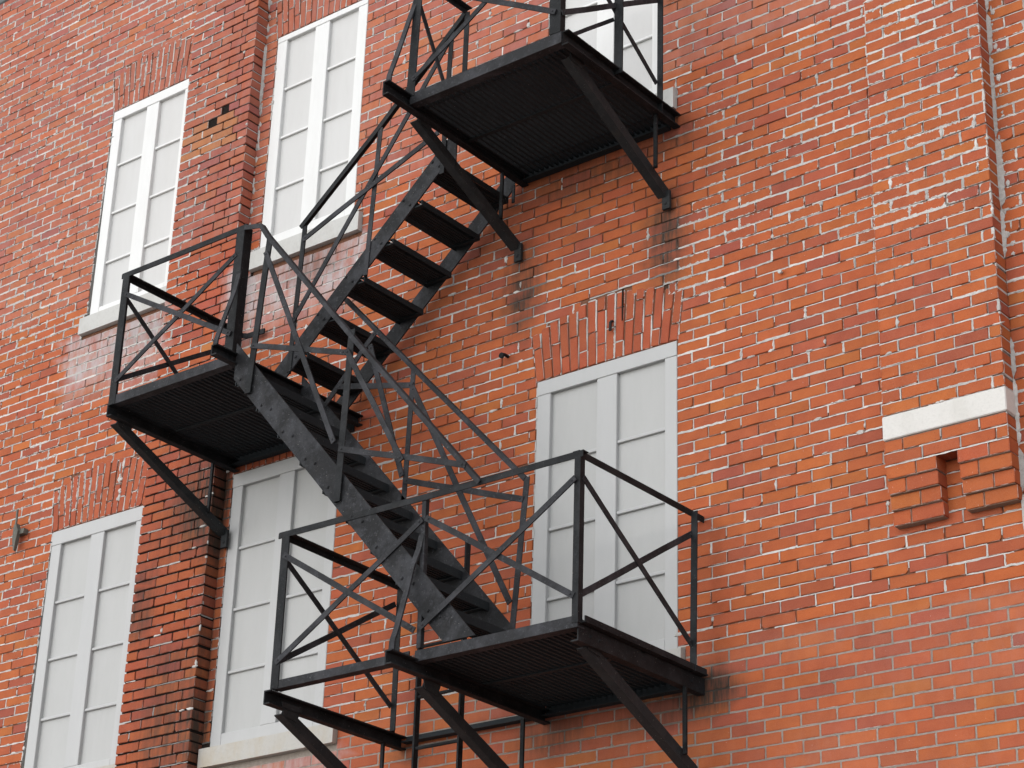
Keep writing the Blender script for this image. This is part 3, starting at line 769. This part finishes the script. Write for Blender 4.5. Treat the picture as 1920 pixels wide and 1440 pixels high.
# ---------------- the two flights
def stringer(x0, z0, x1, z1, y, h, rivs, label, out=-1, foot=0, head=0):
    """plate from foot (x0,z0) to head (x1,z1) on its centre line, flanged; ends cut plumb / level"""
    d = Vector((x1 - x0, 0, z1 - z0)); L = d.length; d /= L; n = Vector((-d.z, 0, d.x));
    if n.z < 0: n = -n
    g = G(); A = Vector((x0, y, z0)); B = Vector((x1, y, z1))
    up = h / 2
    sx = 1 if x1 > x0 else -1
    def off(P, k): return P + n * k
    # outline: plumb cut at the head, level cut at the foot
    t_foot = lambda k: (k * n.z) / d.z
    c = []
    for k in (-up, up): c.append(off(A, k) - d * t_foot(k))
    hd = lambda k: (k * n.x) / d.x
    for k in (up, -up): c.append(off(B, k) - d * hd(k))
    nseg = 14; V = []; F = []
    for i in range(nseg + 1):
        t = i / nseg
        lo_, hi_ = c[0].lerp(c[3], t), c[1].lerp(c[2], t)
        for yy in (y - .005, y + .005): V += [(lo_.x, yy, lo_.z), (hi_.x, yy, hi_.z)]
    for i in range(nseg):
        k = 4 * i; F += [(k, k+4, k+5, k+1), (k+2, k+3, k+7, k+6), (k, k+2, k+6, k+4), (k+1, k+5, k+7, k+3)]
    F += [(0, 1, 3, 2), (4*nseg, 4*nseg+2, 4*nseg+3, 4*nseg+1)]
    g.add(V, F)
    for x, z in rivs: g.rivet((x, y + out * .005, z), (0, out, 0), .011)
    return obj('stringer', g.geo, M_PLATE, esc, label)
def treads_rivets(cs, dz, off): return [(x + off[0], z + off[1]) for x, z in cs] + [(x + off[2], z + off[3]) for x, z in cs]
LOT = [(.520 - .1905 * i, 5.033 + .2105 * i) for i in range(9)]            # nosing points going up to the left
YLF, YLR = -1.078, -.530
zc = lambda x: 5.520 - 1.117 * x
rv = [(x - .05, z - .045) for x, z in LOT] + [(x - .13, z + .0) for x, z in LOT]
stringer(.60, zc(.60), -1.190, zc(-1.190), YLF, .152, rv, 'outer stringer of the lower flight, worn pale in patches')
stringer(.60, zc(.60), -1.190, zc(-1.190), YLR, .152, [], 'wall side stringer of the lower flight')
for x, z in LOT:
    g = G(); y0, y1 = YLF + .006, YLR - .006
    g.box((x - .008, y0, z - .045), (x, y1, z + .002)); g.box((x - .040, y0, z - .006), (x - .0085, y1, z + .002))
    for k in range(5): g.box((x - .165 + k * .0235, y0, z - .022), (x - .153 + k * .0235, y1, z - .001))
    g.box((x - .182, y0, z - .022), (x - .174, y1, z))
    for yy in (y0, y1 - .03): g.box((x - .165, yy, z - .034), (x - .01, yy + .03, z - .0275)); g.box((x - .160, yy + .012, z - .0270), (x - .012, yy + .020, z - .0225))
    obj('tread', g.geo, M_DECK, esc)
UPT = [(-.002 - .2133 * i, 8.000 - .1895 * i) for i in range(6)]           # uphill edges
YUF, YUR = -.630, -.082
zu = lambda x: 8.105 + .897 * x
rv = [(x - .085, z - .010) for x, z in UPT] + [(x - .14, z + .035) for x, z in UPT]
stringer(-1.325, zu(-1.325), -.035, zu(-.035), YUF, .118, rv, 'outer stringer of the upper flight, worn bluish grey in patches')
stringer(-1.325, zu(-1.325), .02, zu(.02), YUR, .118, [], 'wall side stringer of the upper flight')
for x, z in UPT:
    g = G(); y0, y1 = YUF + .006, YUR - .006
    g.box((x - .028, y0, z - .006), (x, y1, z + .002)); g.box((x - .006, y0, z - .034), (x, y1, z - .0065))
    for k in range(6): g.box((x - .172 + k * .0225, y0, z - .024), (x - .156 + k * .0225, y1, z - .001))
    g.box((x - .195, y0, z - .045), (x - .187, y1, z))
    for yy in (y0, y1 - .03): g.box((x - .19, yy, z - .034), (x - .01, yy + .03, z - .0265))
    obj('tread', g.geo, M_DECK, esc)
# head plates of the upper flight
obj('joint_plate', G().box((-.032, YUF - .004, 7.95), (.040, YUF + .004, 8.19)).geo, M_PLATE, esc); obj('joint_plate', G().box((.02, YUR - .004, 7.96), (.040, YUR + .004, 8.19)).geo, M_PLATE, esc)

# guard of the lower flight, outer side
Y = -1.100
sg = rail('stair_rail', [(XMR + .005, Y + .012, 7.748), (-1.060, Y, 7.708), (-.998, Y, 7.622), (-.2, Y, 6.690), (.704, Y, 5.668)], (0, 1, 0), .036, mat=M_FLAT)
post(sg, (-.998, Y, 7.595), (-1.073, Y, 6.605), .044, .006); post(sg, (-.280, Y, 6.785), (-.309, Y, 5.770), .046, .006)
for a, b, o in (((-.985, Y, 7.49), (-.322, Y, 6.115), .014), ((-1.046, Y, 6.90), (-.284, Y, 6.648), .005), ((-.275, Y, 6.66), (.182, Y, 5.890), .014), ((-.288, Y, 6.073), (.615, Y, 5.765), .005)): brace(sg, a, b, FY, o)
# inner side
Y = -.535
sg = rail('stair_rail', [(-.875, Y, 7.400), (-.2, Y, 6.688), (.545, Y, 5.912)], (0, 1, 0), .034, mat=M_FLAT)
post(sg, (-.312, Y, 6.790), (-.334, Y, 5.960), .034, .006, mat=M_FLAT); post(sg, (.542, Y, 5.908), (.455, Y, 4.86), .036, .006, mat=M_FLAT)
for a, b, o in (((-.605, Y, 7.095), (-.985, Y, 6.712), .0), ((-.637, Y, 7.012), (-.330, Y, 6.112), .009), ((-.885, Y, 6.812), (-.289, Y, 6.665), .004), ((-.290, Y, 6.655), (.478, Y, 5.212), .009), ((-.318, Y, 6.087), (.542, Y, 5.781), .002)): brace(sg, a, b, FY, o, .034)
# guard of the upper flight, outer side
Y = -.642
sg = rail('stair_rail', [(-1.196, Y, 7.950), (-.6, Y, 8.438), (.040, Y, 8.998), (.058, Y, 9.020)], (0, 1, 0), .046)
post(sg, (-1.177, Y, 7.930), (-1.219, Y, 6.955), .036, .006); post(sg, (-.590, Y, 8.425), (-.640, Y, 7.43), .034, .006, mat=M_FLAT); post(sg, (-.050, Y, 8.930), (-.077, Y, 7.93), .034, .006)
brace(sg, (-1.155, Y, 7.826), (-.090, Y, 8.215), FY, .010, .034); brace(sg, (-1.195, Y, 7.285), (-.057, Y, 8.832), FY, .002, .034)

# ================================================================== DROP LADDER
lad = empty('drop_ladder', (-.06, -.45, 3.0), 'black iron ladder hanging through the open bay left of the lowest landing', 'ladder')
for x in (-.213, .096):
    g = G().sweep([(x, -.45, 2.9), (x, -.45, 4.3), (x, -.45, 5.672)], rectp(.036, .012), FY); obj('stile', g.geo, M_IRON, lad)
for k in range(10):
    z = 5.40 - .281 * k
    if z > 3.0: g = G().sweep([(-.207, -.45, z), (.09, -.45, z)], [(.010 * math.cos(a * math.pi / 4), .010 * math.sin(a * math.pi / 4)) for a in range(8)], FY); obj('rung', g.geo, M_IRON, lad)

# ================================================================== SMALL IRONS ON THE WALL
def irons(name, parts, mat, label, cat, group=None):
    g = G()
    for f in parts: f(g)
    o = obj(name, g.geo, mat); o['label'] = label; o['category'] = cat
    if group: o['group'] = group
    return o
def nail(x, z, nm, label, l=.05, r=.010, droop=.01, mat=None):
    O8 = [(math.cos(a * math.pi / 4), math.sin(a * math.pi / 4)) for a in range(8)]
    irons(nm, [lambda g: g.sweep([(x, .02, z), (x, -l * .7, z), (x, -l, z - droop)], [(r * .7 * a, r * .7 * b) for a, b in O8], FX),
               lambda g: g.sweep([(x, -l, z - droop), (x, -l - .012, z - droop)], [(r * 1.3 * a, r * 1.3 * b) for a, b in O8], FX)], mat or M_IRON, label, 'nail')
nail(-.035, 6.985, 'iron_spike', 'short dark iron spike in the brickwork left of the right window arch', .055, .014, .015)
nail(1.845, 6.975, 'iron_stub', 'small broken mortar-caked iron stub in the bare wall right of the landings', .014, .009, .004, M_SILL)
irons('iron_hook', [lambda g: g.sweep([(.722, .02, 7.00), (.722, -.012, 7.00), (.722, -.022, 6.985), (.720, -.020, 6.935)], rectp(.015, .009), FX)], M_IRON, 'dark iron hook in the brick arch above the right window', 'hook')
# weathered shutter dog on the far left
def dog(g):
    x, z = -4.385, 6.79
    g.sweep([(x - .01, -.05, z + .175), (x - .004, -.05, z + .06)], rectp(.014, .010), FX)
    g.add([(x-.022,-.055,z+.06),(x+.012,-.065,z+.065),(x+.036,-.06,z+.01),(x+.022,-.06,z-.08),(x+.008,-.05,z-.135),(x-.006,-.05,z-.12),(x-.022,-.055,z-.04),
           (x-.022,-.03,z+.06),(x+.012,-.03,z+.065),(x+.036,-.03,z+.01),(x+.022,-.03,z-.08),(x+.008,-.03,z-.135),(x-.006,-.03,z-.12),(x-.022,-.03,z-.04)],
          [(0,1,2,3,4,5,6),(13,12,11,10,9,8,7)] + [(i,(i+1)%7,7+(i+1)%7,7+i) for i in range(7)])
    g.box((x - .008, -.04, z - .012), (x + .075, .015, z + .025))
irons('shutter_dog', [dog], iron_mat('grey_green_iron', (.11, .11, .095), (.17, .16, .14), (.09, .07, .05), .5, .4), 'weathered grey iron shutter catch on the wall left of the lower left window', 'shutter catch')

# ================================================================== GROUND
g = G().add([(-400, -400, 0), (400, -400, 0), (400, 400, 0), (-400, 400, 0)], [(0, 1, 2, 3)])
gd = obj('ground', g.geo, M_ASPH); gd['kind'] = 'structure'; gd['label'] = 'worn pale concrete ground in front of the brick wall'; gd['category'] = 'ground'

# ================================================================== CAMERA
Mx = [[0.7824136282930987, 0.6220468837320801, 0.02977563937637691], [-0.23847976116527903, 0.3434431449414645, -0.9083910004547592], [-0.5752880302731975, 0.703636611207589, 0.41706018941210427]]
cam = bpy.data.cameras.new('camera'); co = bpy.data.objects.new('camera', cam); COL.objects.link(co)
r, dn, fw = (Vector(v) for v in Mx)
co.matrix_world = Matrix(((r.x, -dn.x, -fw.x, 7.248629), (r.y, -dn.y, -fw.y, -8.865821), (r.z, -dn.z, -fw.z, 1.545042), (0, 0, 0, 1)))
cam.sensor_width = 36; cam.lens = 4056.894 / 1920 * 36; cam.clip_end = 2000; cam.clip_start = .1
S.camera = co

# ================================================================== LIGHT
W = bpy.data.worlds.new('World'); S.world = W; W.use_nodes = True; t = NT(W.node_tree)
bg = W.node_tree.nodes['Background']
sky = t.n('ShaderNodeTexSky', sky_type='NISHITA'); sky.sun_disc = False
EL, AZ = math.radians(25), math.radians(208)        # sun high, in front of the wall and a little to the left
sky.sun_elevation = EL; sky.sun_rotation = AZ; sky.dust_density = .4; sky.air_density = 1
hs = t.n('ShaderNodeHueSaturation'); hs.inputs['Saturation'].default_value = .22
t.link(sky.outputs[0], hs.inputs['Color']); t.link(hs.outputs[0], bg.inputs['Color']); bg.inputs['Strength'].default_value = .15
sl = bpy.data.lights.new('sun', 'SUN'); sl.energy = 1.15; sl.angle = math.radians(130); sl.color = (1, .98, .955)
so = bpy.data.objects.new('sun', sl); COL.objects.link(so)
dirv = Vector((math.sin(AZ) * math.cos(EL), math.cos(AZ) * math.cos(EL), math.sin(EL)))
so.rotation_euler = dirv.to_track_quat('Z', 'Y').to_euler()
S.view_settings.view_transform = 'Standard'; S.view_settings.look = 'None'; S.view_settings.gamma = 1
S.view_settings.exposure = .92
S.view_settings.use_curve_mapping = False
